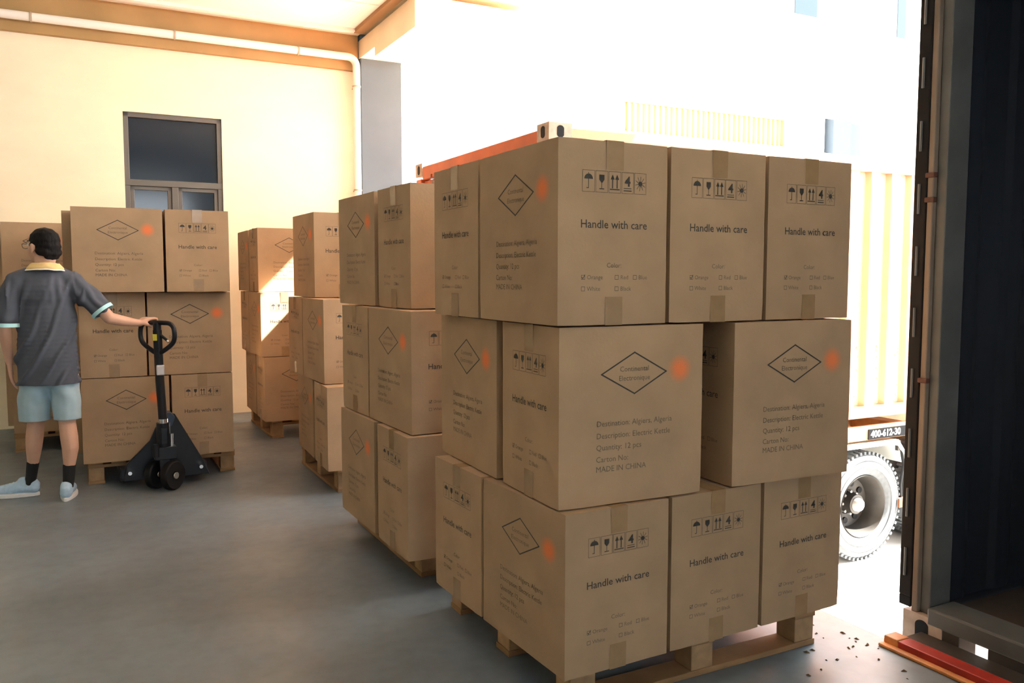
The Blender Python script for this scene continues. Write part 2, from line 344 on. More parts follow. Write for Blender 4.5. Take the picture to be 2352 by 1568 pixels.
# ================================================================== cartons
CW, CL, CH = .394, .528, .545
def bulge(p, seed):
    x, y, z = p; a, b, c = 2*x/CW, 2*y/CL, 2*(z-CH/2)/CH
    k = random.Random(seed); s = [k.uniform(-.0025, .0025) for _ in range(6)]
    o = Vector((0, 0, 0))
    wv = .002*noise.noise(Vector((x*6+seed, y*6, z*6)))
    fx = max(0, 1-b*b)*max(0, 1-c*c); fy = max(0, 1-a*a)*max(0, 1-c*c)
    if abs(a) > .985: o.x = math.copysign(1, a)*(s[0 if a > 0 else 1]*fx+wv*fx)
    if abs(b) > .985: o.y = math.copysign(1, b)*(s[2 if b > 0 else 3]*fy+wv*fy)
    return Vector(p)+o
def carton_mesh(seed):
    k = random.Random(seed+50)
    bm = bmesh.new(); bmesh.ops.create_cube(bm, size=1)
    for v in bm.verts: v.co = Vector((v.co.x*(CW-.002), v.co.y*(CL-.002), (v.co.z+.5)*CH))
    bmesh.ops.subdivide_edges(bm, edges=bm.edges[:], cuts=9, use_grid_fill=True)
    for v in bm.verts: v.co = bulge(v.co, seed)
    for v in bm.verts:   # slightly crushed corners
        cx, cy, cz = 2*v.co.x/CW, 2*v.co.y/CL, 2*(v.co.z-CH/2)/CH
        if abs(cx) > .97 and abs(cy) > .97 and abs(cz) > .97: v.co -= Vector((cx, cy, cz*1.0))*k.uniform(.0008, .003)
        elif (abs(cx) > .97)+(abs(cy) > .97)+(abs(cz) > .97) == 2:
            d = .0012+.0015*abs(noise.noise(v.co*9+Vector((seed, 0, 0)))); v.co -= Vector((cx*(abs(cx) > .97), cy*(abs(cy) > .97), cz*(abs(cz) > .97)))*d
    mb = MB(); bm.verts.index_update()
    mb.add([tuple(v.co) for v in bm.verts], [tuple(v.index for v in f.verts) for f in bm.faces], M['card'], True); bm.free()
    def put(vs, fs, face, m):
        # vs (a,b): a across the face from its centre (right positive), b height above the base
        out = []
        for p in vs:
            a, b = p[0], p[1]
            if face == '-y': q = (a, -CL/2+.001, b)
            elif face == '+y': q = (-a, CL/2-.001, b)
            elif face == '+x': q = (CW/2-.001, a, b)
            else: q = (-CW/2+.001, -a, b)
            q = bulge(q, seed); n = {'-y': (0, -1, 0), '+y': (0, 1, 0), '+x': (1, 0, 0), '-x': (-1, 0, 0)}[face]
            out.append(q+Vector(n)*.0007)
        mb.add(out, fs, m)
    def txt(s_, x, z, size, face, m, al='LEFT', bold=0.0):
        vs, fs = text_mesh(s_, size, al, 2, bold); put([(a+x, b+z) for a, b, _ in vs], fs, face, m)
    def poly(pts, face, m): put(pts, [tuple(range(len(pts)))], face, m)
    def line(p, q, wd, face, m):
        p, q = Vector(p), Vector(q); d = (q-p).normalized(); n = Vector((-d.y, d.x))*wd/2; e = d*wd/2
        poly([tuple(p-e+n), tuple(p-e-n), tuple(q+e-n), tuple(q+e+n)], face, m)
    I, J = M['ink'], M['ink2']
    for f in ('+x', '-x'):
        cx, cz, dx, dz = .0, .400, .118, .063
        P = [(cx-dx, cz), (cx, cz-dz), (cx+dx, cz), (cx, cz+dz)]
        for i in range(4): line(P[i], P[(i+1) % 4], .0042, f, I)
        txt('Continental', cx, cz+.006, .0225, f, J, 'CENTER'); txt('Electronique', cx, cz-.022, .0225, f, J, 'CENTER')
        for s_, z in (('Destination: Algiers, Algeria', .243), ('Description: Electric Kettle', .206), ('Quantity: 12 pcs', .170), ('Carton No:', .134), ('MADE IN CHINA', .104)):
            txt(s_, -.135, z, .0245, f, J if z > .11 and z < .2 else J)
    for f in ('+y', '-y'):
        w0, zb, zt = .046, .393, .455; x0 = -w0*2.5
        for k_ in range(5):
            a, b = x0+k_*w0+.002, x0+(k_+1)*w0-.002
            for p, q in (((a, zb), (b, zb)), ((b, zb), (b, zt)), ((b, zt), (a, zt)), ((a, zt), (a, zb))): line(p, q, .0011, f, I)
        c = [x0+w0*(i+.5) for i in range(5)]; zm = (zb+zt)/2
        # umbrella
        poly([(c[0]+.015*math.cos(t), zm+.006+.015*math.sin(t)) for t in [PI*i/12 for i in range(13)]], f, I)
        line((c[0], zm+.006), (c[0], zm-.018), .0022, f, I); line((c[0], zm-.02), (c[0]-.006, zm-.02), .0022, f, I); line((c[0], zm+.02), (c[0], zm+.024), .002, f, I)
        # glass
        poly([(c[1]-.009, zm+.02), (c[1]-.009, zm+.006), (c[1]-.002, zm-.003), (c[1]+.002, zm-.003), (c[1]+.009, zm+.006), (c[1]+.009, zm+.02)][::-1], f, I)
        line((c[1], zm-.003), (c[1], zm-.02), .002, f, I); line((c[1]-.007, zm-.021), (c[1]+.007, zm-.021), .0028, f, I)
        # two arrows over a bar
        for s_ in (-.008, .008):
            line((c[2]+s_, zm-.016), (c[2]+s_, zm+.012), .0036, f, I); poly([(c[2]+s_-.007, zm+.008), (c[2]+s_+.007, zm+.008), (c[2]+s_, zm+.023)], f, I)
        line((c[2]-.016, zm-.021), (c[2]+.016, zm-.021), .003, f, I)
        # 4 over two bars
        txt('4', c[3], zm-.009, .04, f, I, 'CENTER', .0012)
        line((c[3]-.013, zm-.016), (c[3]+.013, zm-.016), .002, f, I); line((c[3]-.013, zm-.023), (c[3]+.013, zm-.023), .003, f, I)
        # keep from heat
        poly([(c[4]+.0075*math.cos(t), zm+.0075*math.sin(t)) for t in [2*PI*i/14 for i in range(14)]], f, I)
        for i in range(10):
            t = 2*PI*i/10+.2; line((c[4]+.009*math.cos(t), zm+.009*math.sin(t)), (c[4]+.018*math.cos(t), zm+.021*math.sin(t)), .0016, f, I)
        txt('Handle with care', .0, .288, .0345, f, I, 'CENTER', .0002)
        txt('Color:', .0, .172, .0205, f, J, 'CENTER')
        for s_, x, z, ck in (('Orange', -.115, .137, 1), ('Red', .004, .137, 0), ('Blue', .070, .137, 0), ('White', -.115, .103, 0), ('Black', .004, .103, 0)):
            for p, q in (((x, z), (x+.012, z)), ((x+.012, z), (x+.012, z+.012)), ((x+.012, z+.012), (x, z+.012)), ((x, z+.012), (x, z))): line(p, q, .0012, f, I)
            if ck: line((x+.002, z+.006), (x+.005, z+.002), .002, f, I); line((x+.005, z+.002), (x+.012, z+.013), .002, f, I)
            txt(s_, x+.019, z, .0185, f, J)
    return mb.mesh('carton')
def tape_mesh(seed, zt, s_):
    mb = MB(); hw_ = .031; dn = .085
    def strip(path, w_, m):
        vs = []; fs = []
        for p, n, off in path:
            for k in (-1, 1): vs.append(bulge(Vector((p[0]+k*w_, p[1], p[2])), seed) + Vector(n)*off)
        for i in range(len(path)-1): fs.append((2*i, 2*i+1, 2*i+3, 2*i+2))
        mb.add(vs, fs, m)
    o = .0012; oz = .0012 if s_ > 0 else .0004
    pa = [((0, -CL/2+.001, zt-s_*dn*(1-i/4)), (0, -1, 0), o) for i in range(4)] + [((0, -CL/2+.001, zt), (0, -1, s_*.4), oz)]
    pa += [((0, -CL/2+CL*i/8, zt), (0, 0, s_), oz) for i in range(1, 8)] + [((0, CL/2-.001, zt), (0, 1, s_*.4), oz)]
    pa += [((0, CL/2-.001, zt-s_*dn*i/4), (0, 1, 0), o) for i in range(1, 5)]
    strip(pa, hw_, M['tape'])
    return mb.mesh('tape')
CM = [(carton_mesh(s), tape_mesh(s, CH, 1), tape_mesh(s, 0, -1)) for s in (1, 2, 3, 4)]
proto = bpy.data.objects.new('carton', CM[0][0]); tproto = bpy.data.objects.new('tape', CM[0][1])
ncart = [0]
def carton(ox, oy, ang, a, b, kind, z, h, label, group, jr=0.0):
    """corner (ox,oy) and heading of the layer; a,b the carton's near left corner in it; kind 'care' / 'logo' faces the front"""
    if kind == 'care': cx, cy, r = a+CW/2, b+CL/2, 0
    else: cx, cy, r = a+CL/2, b+CW/2, -PI/2
    if ncart[0] % 3 == 1: r += PI
    X = ox+cx*math.cos(ang)-cy*math.sin(ang); Y = oy+cx*math.sin(ang)+cy*math.cos(ang)
    c = proto.copy(); c.data = CM[ncart[0] % 4][0]; C.objects.link(c)
    c.location = (X, Y, z); c.rotation_euler = (0, 0, ang+r+jr); c.scale = (1, 1, (h-.001)/CH)
    for q in (1, 2): t = tproto.copy(); t.data = CM[ncart[0] % 4][q]; t.parent = c; C.objects.link(t)
    tag(c, label, 'carton', group); ncart[0] += 1
    return c
G = .010
TYPES = {
 'A': [(0, 0, 'care', 'front left'), (CW+G, 0, 'care', 'front middle'), (2*CW+2*G, .0, 'care', 'front right'), (0, CL+.012, 'logo', 'back left'), (3*CW+G-CL, CL+.012, 'logo', 'back right')],
 'B': [(0, 0, 'logo', 'front left'), (3*CW+.0-CL, 0, 'logo', 'front right'), (0, CW+.045, 'care', 'back left'), (CW+G, CW+.045, 'care', 'back middle'), (2*CW+2*G, CW+.045, 'care', 'back right')],
 'C': [(0, 0, 'logo', 'front left'), (CL+.01, -.005, 'care', 'front right'), (-.065, CW+.01, 'logo', 'middle left'), (0, 2*CW+.02, 'logo', 'back left'), (CL+.01, CL+.01, 'care', 'back right')],
 'D': [(0, 0, 'care', 'front left'), (CW+.006, 0, 'logo', 'front right'), (0, CL+.01, 'care', 'back left'), (CW+.006, CW+.01, 'logo', 'middle right'), (CW+.006, 2*CW+.02, 'logo', 'back right')],
}
def stack(name, group, layers, zs):
    for i, (ox, oy, ang, typ, skip) in enumerate(layers):
        z0, z1 = zs[i], zs[i+1]; lv = ('bottom', 'middle', 'top')[i]
        for k, (a, b, kd, pos) in enumerate(TYPES[typ]):
            if k in skip: continue
            mark = 'diamond-marked' if (kd == 'logo') else 'handle-with-care'
            carton(ox, oy, ang, a, b, kd, z0, z1-z0-.002, '%s carton facing front, %s of %s layer, %s' % (mark, pos, lv, name), group, random.uniform(-.003, .003))
def wxy(u, v): p = site(u, v); return p.x, p.y
stack('nearest stack', 'cartons on the nearest pallet', [(.157, 2.396, .514, 'A', ()), (.137, 2.423, .449, 'B', ()), (.131, 2.407, .482, 'A', ())], (.15, .66, 1.21, 1.757))
stack('second stack behind the nearest', 'cartons on the second pallet', [(-.437, 3.439, .488, 'B', ()), (-.424, 3.475, .507, 'A', ()), (-.439, 3.618, .523, 'B', ())], (.15, .686, 1.214, 1.764))
stack('bright stack left of centre', 'cartons on the bright third pallet', [(-1.138, 5.079, .431, 'B', ()), (-1.179, 5.199, .49, 'A', ()), (-1.312, 5.546, .515, 'A', (3,))], (.15, .68, 1.217, 1.787))
stack('stack behind the pallet jack', 'cartons behind the pallet jack', [(-2.753, 5.277, .476, 'C', ()), (-2.753, 5.285, .469, 'D', ()), (-2.72, 5.169, .455, 'C', ())], (.15, .703, 1.256, 1.792))
stack('corner stack behind the man', 'cartons behind the man', [(*wxy(-.47, 7.37), .48, 'C', ()), (*wxy(-.51, 7.36), .48, 'D', ()), (*wxy(-.50, 7.35), .48, 'C', ())], (.15, .69, 1.23, 1.77))
stack('farthest stack in the gap', 'cartons on the farthest pallet', [(-2.051, 6.855, .458, 'B', ()), (*wxy(1.33, 7.04), .48, 'A', ()), (*wxy(1.347, 7.2), .48, 'B', ())], (.15, .693, 1.23, 1.77))

# ================================================================== pallet jack
def pallet_jack():
    t = empty('pallet_jack', .455, 5.66, 0); tag(t, 'black hand pallet jack with loop handle, forks under the cartons beside the man', 'pallet jack')
    # local x = u, y = v.  body
    J = M['jack']
    d = Vector((.707, -.707, 0)); n = Vector((.707, .707, 0))
    for s in (-1, 1):    # two steer wheels
        c = d*(.062*s)+Vector((0, .02, .095))
        T = Matrix.Translation(c) @ Matrix.Rotation(-PI/4+PI/2, 4, 'Z')
        mb = MB(); mb.lathe([(.03, -.024), (.085, -.026), (.093, -.018), (.095, 0), (.093, .018), (.085, .026), (.03, .024)], M['rubber'], 36, T)
        wh = mb.build('steer_wheel', t)
        mb = MB(); mb.lathe([(.0, -.03), (.021, -.03), (.024, -.024), (.024, .024), (.021, .03), (.0, .03)], M['chrome'], 20, T); mb.build('hub_cap', wh)
    mb = MB(); mb.tube([d*-.06+Vector((0, .02, .095)), d*.06+Vector((0, .02, .095))], .014, J); mb.box((-.03, -.02, .095), (.03, .06, .2), J)
    mb.build('axle_bracket', t, .004)
    mb = MB(); mb.tube([(0, .02, .19), (0, .02, .43)], .042, J, 20); mb.tube([(0, .02, .43), (0, .02, .455)], .03, M['chrome'], 16)
    mb.tube([(.045, .0, .25), (.045, .0, .36)], .012, M['chrome'], 12); mb.box((-.06, -.03, .2), (.07, .05, .28), J); mb.tube([(-.05, -.02, .22), (-.05, -.02, .3)], .02, J, 14)
    mb.build('hydraulic_pump', t, .004)
    mb = MB(); mb.prism([(-.018, .30), (.018, .30), (.018, .40), (-.018, .40)], -.028, .0, 1, J)
    mb.build('tiller_bracket', t, .003)
    # A shaped frame plate and head
    mb = MB(); mb.prism([(-.075, .30), (-.215, .16), (-.235, .05), (-.16, .05), (.18, .05), (.285, .05), (.25, .14), (.08, .465), (.03, .48), (.0, .44), (-.04, .38)], .12, .15, 1, J)
    mb.prism([(.01, .40), (.055, .40), (.075, .455), (.05, .485), (.02, .485)], .05, .15, 1, M['jackb'])
    for s in (-1, 1): mb.box((-.25 if s < 0 else .12, .14, .06), (-.10 if s < 0 else .27, .25, .13), J)
    mb.build('frame_plate', t, .004)
    mb = MB(); mb.tube([(.225, .05, .115), (.225, .16, .115)], .012, M['chrome'], 12); mb.tube([(-.2, .05, .115), (-.2, .16, .115)], .012, M['chrome'], 12); mb.build('pivot_pin', t)
    for x0 in (-.255, .105):   # forks
        mb = MB(); mb.prism([(.2, .035), (1.2, .035), (1.33, .05), (1.36, .075), (1.2, .1), (.2, .1)], x0, x0+.16, 0, J); f = mb.build('fork', t, .004)
        mb = MB(); mb.lathe([(0, -.035), (.032, -.035), (.034, -.03), (.034, .03), (.032, .035), (0, .035)], M['rubber'], 20, Matrix.Translation((x0+.08, 1.1, .034)) @ Matrix.Rotation(PI/2, 4, 'Z')); mb.build('load_roller', f)
    # tiller
    hx, hy = -.018, .02
    mb = MB(); mb.tube([(0, .02, .43), (-.012, .02, .7), (hx, hy, 1.02)], .024, J, 18, sq=1.2); mb.build('tiller_shaft', t)
    mb = MB(); mb.box((-.032, -.012, .735), (.016, .052, .80), M['silver']); mb.build('shaft_label', t, .006)
    c = Vector((hx, hy, 0))
    def lp(a, z): p = c+d*a; return (p.x, p.y, z)
    loop = [lp(0, .872), lp(.05, .893), lp(.105, .93), lp(.126, .96), lp(.13, 1.0), lp(.122, 1.04), lp(.095, 1.062), lp(.05, 1.066), lp(0, 1.066), lp(-.05, 1.066), lp(-.095, 1.062), lp(-.122, 1.04), lp(-.13, 1.0), lp(-.126, .96), lp(-.105, .93), lp(-.05, .893)]
    # smooth the loop
    P = [Vector(p) for p in loop]; S = []
    for i in range(len(P)):
        p0, p1, p2, p3 = P[i-1], P[i], P[(i+1) % len(P)], P[(i+2) % len(P)]
        for q in range(4):
            s = q/4; S.append(.5*((2*p1)+(-p0+p2)*s+(2*p0-5*p1+4*p2-p3)*s*s+(-p0+3*p1-3*p2+p3)*s**3))
    mb = MB(); mb.tube(S, .0145, M['jack'], 12, closed=True); mb.tube([(hx, hy, .99), (hx, hy, 1.066)], .024, J, 14); mb.build('handle_loop', t)
    mb = MB(); mb.tube([lp(.0, 1.01), lp(.03, .985), lp(.075, .955)], .009, J, 10); mb.tube([lp(.075, .955), lp(.085, .945)], .0095, M['chrome'], 10); mb.build('control_lever', t)
    mb = MB(); mb.box((hx-.03, hy-.03, .955), (hx-.005, hy+.005, .995), M['ylw']); mb.build('yellow_sticker', t)
    return t
pallet_jack()

# ================================================================== the man
PO = (-.165, 5.65)
def blob(name, chains, mats_, vox, smooth=2, parent=None, fn=None, sphere_seg=14, ell=()):
    """a continuous surface grown around chains of (point, radius)"""
    bm = bmesh.new()
    def sph(p, r, sc=None, rot=None):
        T = Matrix.Translation(p)
        if rot: T = T @ rot
        T = T @ Matrix.Diagonal((*(sc or (r, r, r)), 1))
        bmesh.ops.create_icosphere(bm, subdivisions=2, radius=1, matrix=T)
    for ch in chains:
        for (p, r), (q, s) in zip(ch, ch[1:]):
            p, q = Vector(p), Vector(q); L = (q-p).length; n = max(1, int(L/(min(r, s)*.28)))
            for i in range(n): t = i/n; sph(p.lerp(q, t), r+(s-r)*t)
        sph(Vector(ch[-1][0]), ch[-1][1])
    for p, sc, rz in ell: sph(Vector(p), 1, sc, Matrix.Rotation(rz, 4, 'Z'))
    me = bpy.data.meshes.new(name); bm.to_mesh(me); bm.free()
    tmp = bpy.data.objects.new('tmp', me); C.objects.link(tmp)
    rm = tmp.modifiers.new('r', 'REMESH'); rm.mode = 'VOXEL'; rm.voxel_size = vox
    sm = tmp.modifiers.new('s', 'SMOOTH'); sm.iterations = smooth; sm.factor = .6
    bpy.context.view_layer.update()
    out = bpy.data.meshes.new_from_object(tmp.evaluated_get(bpy.context.evaluated_depsgraph_get()))
    bpy.data.objects.remove(tmp); bpy.data.meshes.remove(me)
    out.name = name; out.materials.clear()
    for m in mats_: out.materials.append(m)
    if fn:
        ns = [v.normal.copy() for v in out.vertices]
        for v, n in zip(out.vertices, ns): v.co = fn(v.co.copy(), n)
    out.polygons.foreach_set('use_smooth', [True]*len(out.polygons)); out.update()
    o = bpy.data.objects.new(name, out); C.objects.link(o)
    if parent: o.parent = parent
    return o
def person():
    t = empty('person', *PO); tag(t, 'man in grey polo and pale blue shorts seen from behind, hand on the jack handle', 'person')
    HA = math.radians(42)     # head turned to his left
    hc = Vector((-.008, .02, 1.532)); Rh = Matrix.Rotation(HA, 4, 'Z')
    def H(x, y, z): return tuple(hc + Rh @ Vector((x, y, z)))       # head space, face towards +y
    ch = []
    # trunk
    ch.append([((0, .02, .86), .095), ((0, .02, 1.0), .095), ((0, .02, 1.15), .10), ((0, .01, 1.26), .11), ((0, .005, 1.36), .07), ((0, .0, 1.41), .053), ((-.004, .012, 1.46), .052)])
    ch.append([((-.10, .0, 1.31), .06), ((.10, .0, 1.31), .06)])
    # right arm to the handle
    RS, RE, RW = (.155, .0, 1.32), (.330, -.045, 1.105), (.505, .045, 1.066)
    ch.append([((.08, 0, 1.32), .055), (RS, .052), ((.25, -.02, 1.21), .043), (RE, .037), ((.40, -.01, 1.085), .034), ((.46, .02, 1.072), .027), (RW, .0225)])
    LS, LE, LW = (-.165, .0, 1.32), (-.215, -.03, 1.06), (-.205, .06, .85)
    ch.append([((-.08, 0, 1.32), .05), ((-.150, 0, 1.31), .046), ((-.19, -.015, 1.19), .042), (LE, .036), ((-.213, .005, .98), .034), (LW, .022)])
    # legs
    ch.append([((.065, .02, .84), .075), ((.08, .03, .66), .064), ((.082, .04, .47), .05), ((.09, .025, .38), .052), ((.094, .02, .32), .049), ((.084, .03, .2), .033), ((.075, .03, .1), .03), ((.072, .045, .06), .028)])
    ch.append([((-.065, .03, .84), .075), ((-.085, .09, .66), .064), ((-.088, .17, .47), .05), ((-.098, .17, .38), .052), ((-.104, .18, .32), .048), ((-.115, .21, .2), .032), ((-.13, .225, .1), .029), ((-.14, .23, .06), .028)])
    # head: skull, jaw, nose, ears
    ell = [(H(0, -.012, .022), (.074, .093, .086), HA), (H(0, .022, -.018), (.062, .072, .08), HA), (H(0, .048, -.075), (.036, .036, .028), HA)]
    ch.append([(H(0, .088, .015), .010), (H(0, .104, -.018), .0125)]); ch.append([(H(0, .075, .045), .03), (H(0, .082, .02), .02)])
    ch.append([(H(-.02, .088, -.045), .008), (H(.02, .088, -.045), .008)])
    for s in (-1, 1):
        ell.append((H(s*.079, -.006, -.012), (.010, .019, .031), HA+s*.25)); ch.append([(H(s*.076, .0, -.035), .009), (H(s*.074, .003, -.028), .009)])
    ch.append([((-.004, .008, 1.43), .053), (H(0, -.028, -.07), .052), (H(0, -.02, -.03), .055)])
    # right hand over the bar: palm then fingers curling down the far side, thumb on the near side
    W = Vector(RW); B = Vector((.572, .105, 1.066)); bd = Vector((.707, -.707, 0)); fwd = Vector((.707, .707, 0))
    for k, (o, L) in enumerate(((-.030, .85), (-.010, 1.0), (.010, 1.0), (.030, .92))):
        kn = B + bd*o - fwd*.006 + Vector((0, 0, .026))
        ch.append([(W + bd*o*.35, .017), ((W+kn)/2+bd*o*.2+Vector((0, 0, .008)), .0135), (kn, .0105)])
        p1 = kn+fwd*.026*L+Vector((0, 0, -.004)); p2 = p1+fwd*.006+Vector((0, 0, -.024*L)); p3 = p2-fwd*.014+Vector((0, 0, -.014*L))
        ch.append([(kn, .0102), (p1, .0092), (p2, .0084), (p3, .0075)])
    tb = W+bd*.026+fwd*.016+Vector((0, 0, -.004))
    ch.append([(W+bd*.012, .014), (tb, .0125), (tb+fwd*.026+bd*.008+Vector((0, 0, -.014)), .0098), (tb+fwd*.05+bd*.004+Vector((0, 0, -.024)), .0082)])
    # left hand hanging, relaxed
    W = Vector(LW)
    for k, (o, L) in enumerate(((-.026, .85), (-.009, 1.0), (.009, 1.02), (.026, .95))):
        kn = W+Vector((.004, o+.01, -.082)); ch.append([(W+Vector((0, o*.4, 0)), .016), ((W+kn)/2, .0145), (kn, .0105)])
        ch.append([(kn, .0098), (kn+Vector((.006, .004, -.036*L)), .0088), (kn+Vector((.018, .006, -.060*L)), .0078), (kn+Vector((.030, .006, -.076*L)), .007)])
    ch.append([(W+Vector((0, .012, -.012)), .014), (W+Vector((.004, .04, -.045)), .0105), (W+Vector((.010, .048, -.075)), .0085)])
    blob('body', ch, [M['skin']], .0055, 3, t, ell=ell)
    # eyes, brows and lips
    for s in (-1, 1):
        mb = MB(); T = Matrix.Translation(H(s*.03, .077, .008)); mb.lathe([(.0105*math.sin(a), .0105*math.cos(a)) for a in [PI*i/8 for i in range(9)]], M['eye'], 14, T, closed=False)
        T2 = Matrix.Translation(H(s*.03, .0845, .008)); mb.lathe([(.0048*math.sin(a), .0048*math.cos(a)) for a in [PI*i/6 for i in range(7)]], M['hair'], 10, T2, closed=False); mb.build('eye', t)
        mb = MB(); mb.tube([H(s*.015, .092, .030), H(s*.03, .084, .034), H(s*.044, .070, .030)], .0028, M['hair'], 6); mb.build('eyebrow', t)
    mb = MB(); mb.tube([H(-.02, .089, -.047), H(0, .096, -.045), H(.02, .089, -.047)], .0036, M['lip'], 8); mb.build('lips', t)
    # glasses
    mb = MB()
    for s in (-1, 1):
        mb.tube([H(s*.034+.023*math.cos(a), .103-.006*abs(math.cos(a)), .004+.017*math.sin(a)) for a in [2*PI*i/20 for i in range(20)]], .0016, M['frame'], 6, closed=True)
        mb.tube([H(s*.057, .097, .01), H(s*.078, .075, .012), H(s*.081, .0, .008), H(s*.081, -.01, -.006)], .0016, M['frame'], 6)
    mb.tube([H(-.011, .103, .006), H(.011, .103, .006)], .0016, M['frame'], 6); mb.build('glasses', t)
    # hair
    def hf(p, n):
        return p + n*(.0012*noise.noise(p*Vector((70, 70, 25)).length*0+Vector((p.x*75, p.y*75, p.z*28))) + .0008*noise.noise(p*160))
    hch = [[(H(-.05, -.04, -.03), .028), (H(-.04, -.07, -.035), .026), (H(0, -.082, -.04), .026), (H(.04, -.07, -.035), .026), (H(.05, -.04, -.03), .028)],
           [(H(-.03, -.068, -.06), .018), (H(0, -.074, -.064), .018), (H(.03, -.068, -.06), .018)],
           [(H(-.066, -.01, .02), .018), (H(-.069, .016, .004), .009)], [(H(.066, -.01, .02), .018), (H(.069, .016, .004), .009)]]
    blob('hair', hch, [M['hair']], .005, 2, t, fn=hf, ell=[(H(0, -.018, .032), (.0775, .095, .081), HA), (H(0, -.035, .0), (.074, .081, .07), HA)])
    # polo shirt
    def shf(p, n):
        f = 0
        if abs(p.x) < .2 and n.y < .5:
            s = p.x+.22*(1.35-p.z)+.35*(1.35-p.z)**2
            g = math.sin(s*62+2.2*noise.noise(Vector((p.x*5, 0, p.z*4))))
            f += .020*max(0, g)**2*min(1, max(0, (1.39-p.z)*6))*(.5+.9*noise.noise(Vector((p.x*9+3, p.y*3, p.z*3)))+.3)
            f += .004*math.sin(p.x*150+p.z*8)*max(0, 1-abs(p.z-1.27)/.11)*max(0, 1-abs(p.x-.07)/.09)
        if p.x > .15: f += .004*math.sin((p.x*.8+p.z*.5)*110+3*noise.noise(p*9))
        f += .006*noise.noise(Vector((p.x*7, p.y*7, p.z*4)))
        if p.z < .735: f += .0
        q = p+n*f
        hem = .715+.018*math.sin(p.x*9+1)*0+.03*abs(p.x)
        if q.z < hem and abs(q.x) < .21 and q.z > .6: q.z = hem+(q.z-hem)*.05
        return q
    sh = []
    E = []
    for i in range(26):
        z = .70+i*.0262; k = (z-.70)/.65
        wx = .166+.008*math.sin(k*5+1)+.004*k; wy = .112+.012*math.sin(k*3.2)
        if z > 1.26: q = (z-1.26)/.12; wx = .166-.060*q*q; wy = .118-.05*q*q
        E.append(((.0-.004, .018 if z < 1.2 else .01, z), (wx, wy, .04), 0))
    sh.append([((-.145, 0, 1.325), .062), ((-.05, 0, 1.365), .058), ((.05, 0, 1.365), .058), ((.145, 0, 1.325), .062)])
    sh.append([((.14, 0, 1.315), .07), ((.19, -.01, 1.26), .073), ((.238, -.02, 1.218), .068), ((.280, -.030, 1.170), .064)])
    sh.append([((-.145, 0, 1.315), .07), ((-.178, -.005, 1.25), .072), ((-.198, -.012, 1.17), .068), ((-.205, -.018, 1.12), .064)])
    sh.append([((.0, 0, 1.36), .066), ((0, 0, 1.39), .062)])
    blob('polo_shirt', sh, [M['shirt']], .0065, 22, t, fn=shf, ell=E)
    def band(name, c, ax, r, r2, h, m):
        mb = MB(); q = Vector(ax).to_track_quat('Z', 'Y').to_matrix().to_4x4()
        mb.lathe([(r, 0), (r+.004, 0), (r2+.004, h), (r2, h)], m, 36, Matrix.Translation(c) @ q, 'z'); return mb.build(name, t)
    band('sleeve_cuff', (.288, -.032, 1.158), (.08, -.025, -.105), .064, .064, .022, M['cuff'])
    band('sleeve_cuff', (-.207, -.02, 1.085), (-.03, -.02, -1), .066, .066, .022, M['cuff'])
    # collar
    mb = MB(); n = 40; vs = []; rows = [(.060, 1.425, 0), (.067, 1.429, 0), (.080, 1.412, 0), (.096, 1.392, 1), (.101, 1.386, 1)]
    for i in range(n+1):
        a = PI*.5+.25+(2*PI-.5)*i/n
        for r, z, k in rows: vs.append((r*1.12*math.cos(a), r*math.sin(a)*1.02+.002, z+.008*math.sin(a)*-1+(.006*noise.noise(Vector((a*2, r*30, 0)))) ))
    k = len(rows)
    fa = [(i*k+j, (i+1)*k+j, (i+1)*k+j+1, i*k+j+1) for i in range(n) for j in range(3)]; fb = [(i*k+3, (i+1)*k+3, (i+1)*k+4, i*k+4) for i in range(n)]
    mb.add(vs, fa, M['collar'], True); mb.add(vs, fb, M['collarw'], True)
    c_ = mb.build('collar', t); so_ = c_.modifiers.new('s', 'SOLIDIFY'); so_.thickness = .004
    # shorts
    def sf(p, n):
        f = .006*noise.noise(Vector((p.x*9, p.y*9, p.z*5)))+.0045*math.sin(p.x*40+p.z*45+2*noise.noise(p*5))*max(0, 1-abs(p.z-.66)/.14)
        q = p+n*f
        h = .497 if q.x > 0 else .488
        if q.z < h: q.z = h+(q.z-h)*.05
        return q
    sc = [[((.072, .025, .80), .080), ((.083, .03, .66), .085), ((.085, .04, .475), .078)], [((-.072, .035, .80), .082), ((-.088, .075, .66), .092), ((-.092, .135, .468), .088)]]
    SE = [((0, .02, z), (.150, .10, .05), 0) for z in (.74, .77, .79, .82, .84)]
    blob('shorts', sc, [M['shorts']], .0065, 12, t, fn=sf, ell=SE)
    # socks and shoes
    def shoe(ax, ay, rz, name):
        T = Matrix.Translation((ax, ay, 0)) @ Matrix.Rotation(rz, 4, 'Z')
        def P(x, y, z): return tuple(T @ Vector((x, y, z)))
        up = [[(P(0, -.04, .05), .036), (P(0, 0, .06), .040), (P(0, .05, .058), .04), (P(0, .11, .045), .038), (P(.003, .16, .038), .034), (P(.004, .195, .034), .026)], [(P(0, -.045, .07), .032), (P(0, -.03, .085), .034), (P(0, .02, .09), .034)]]
        def ff(p, n):
            q = T.inverted() @ p
            if q.z < .02: q.z = .02
            return T @ q
        s_ = blob(name, up, [M['shoe']], .006, 3, t, fn=ff)
        mb = MB(); pts = []
        for i in range(28):
            a = 2*PI*i/28; yy = .075+.148*math.sin(a); wd = .040+.008*math.sin((yy+.07)*14-1)
            pts.append((wd*math.cos(a), yy))
        mb.prism(pts, .0, .026, 2, M['sole'], T); mb.build('shoe_sole', s_, .006)
        mb = MB()
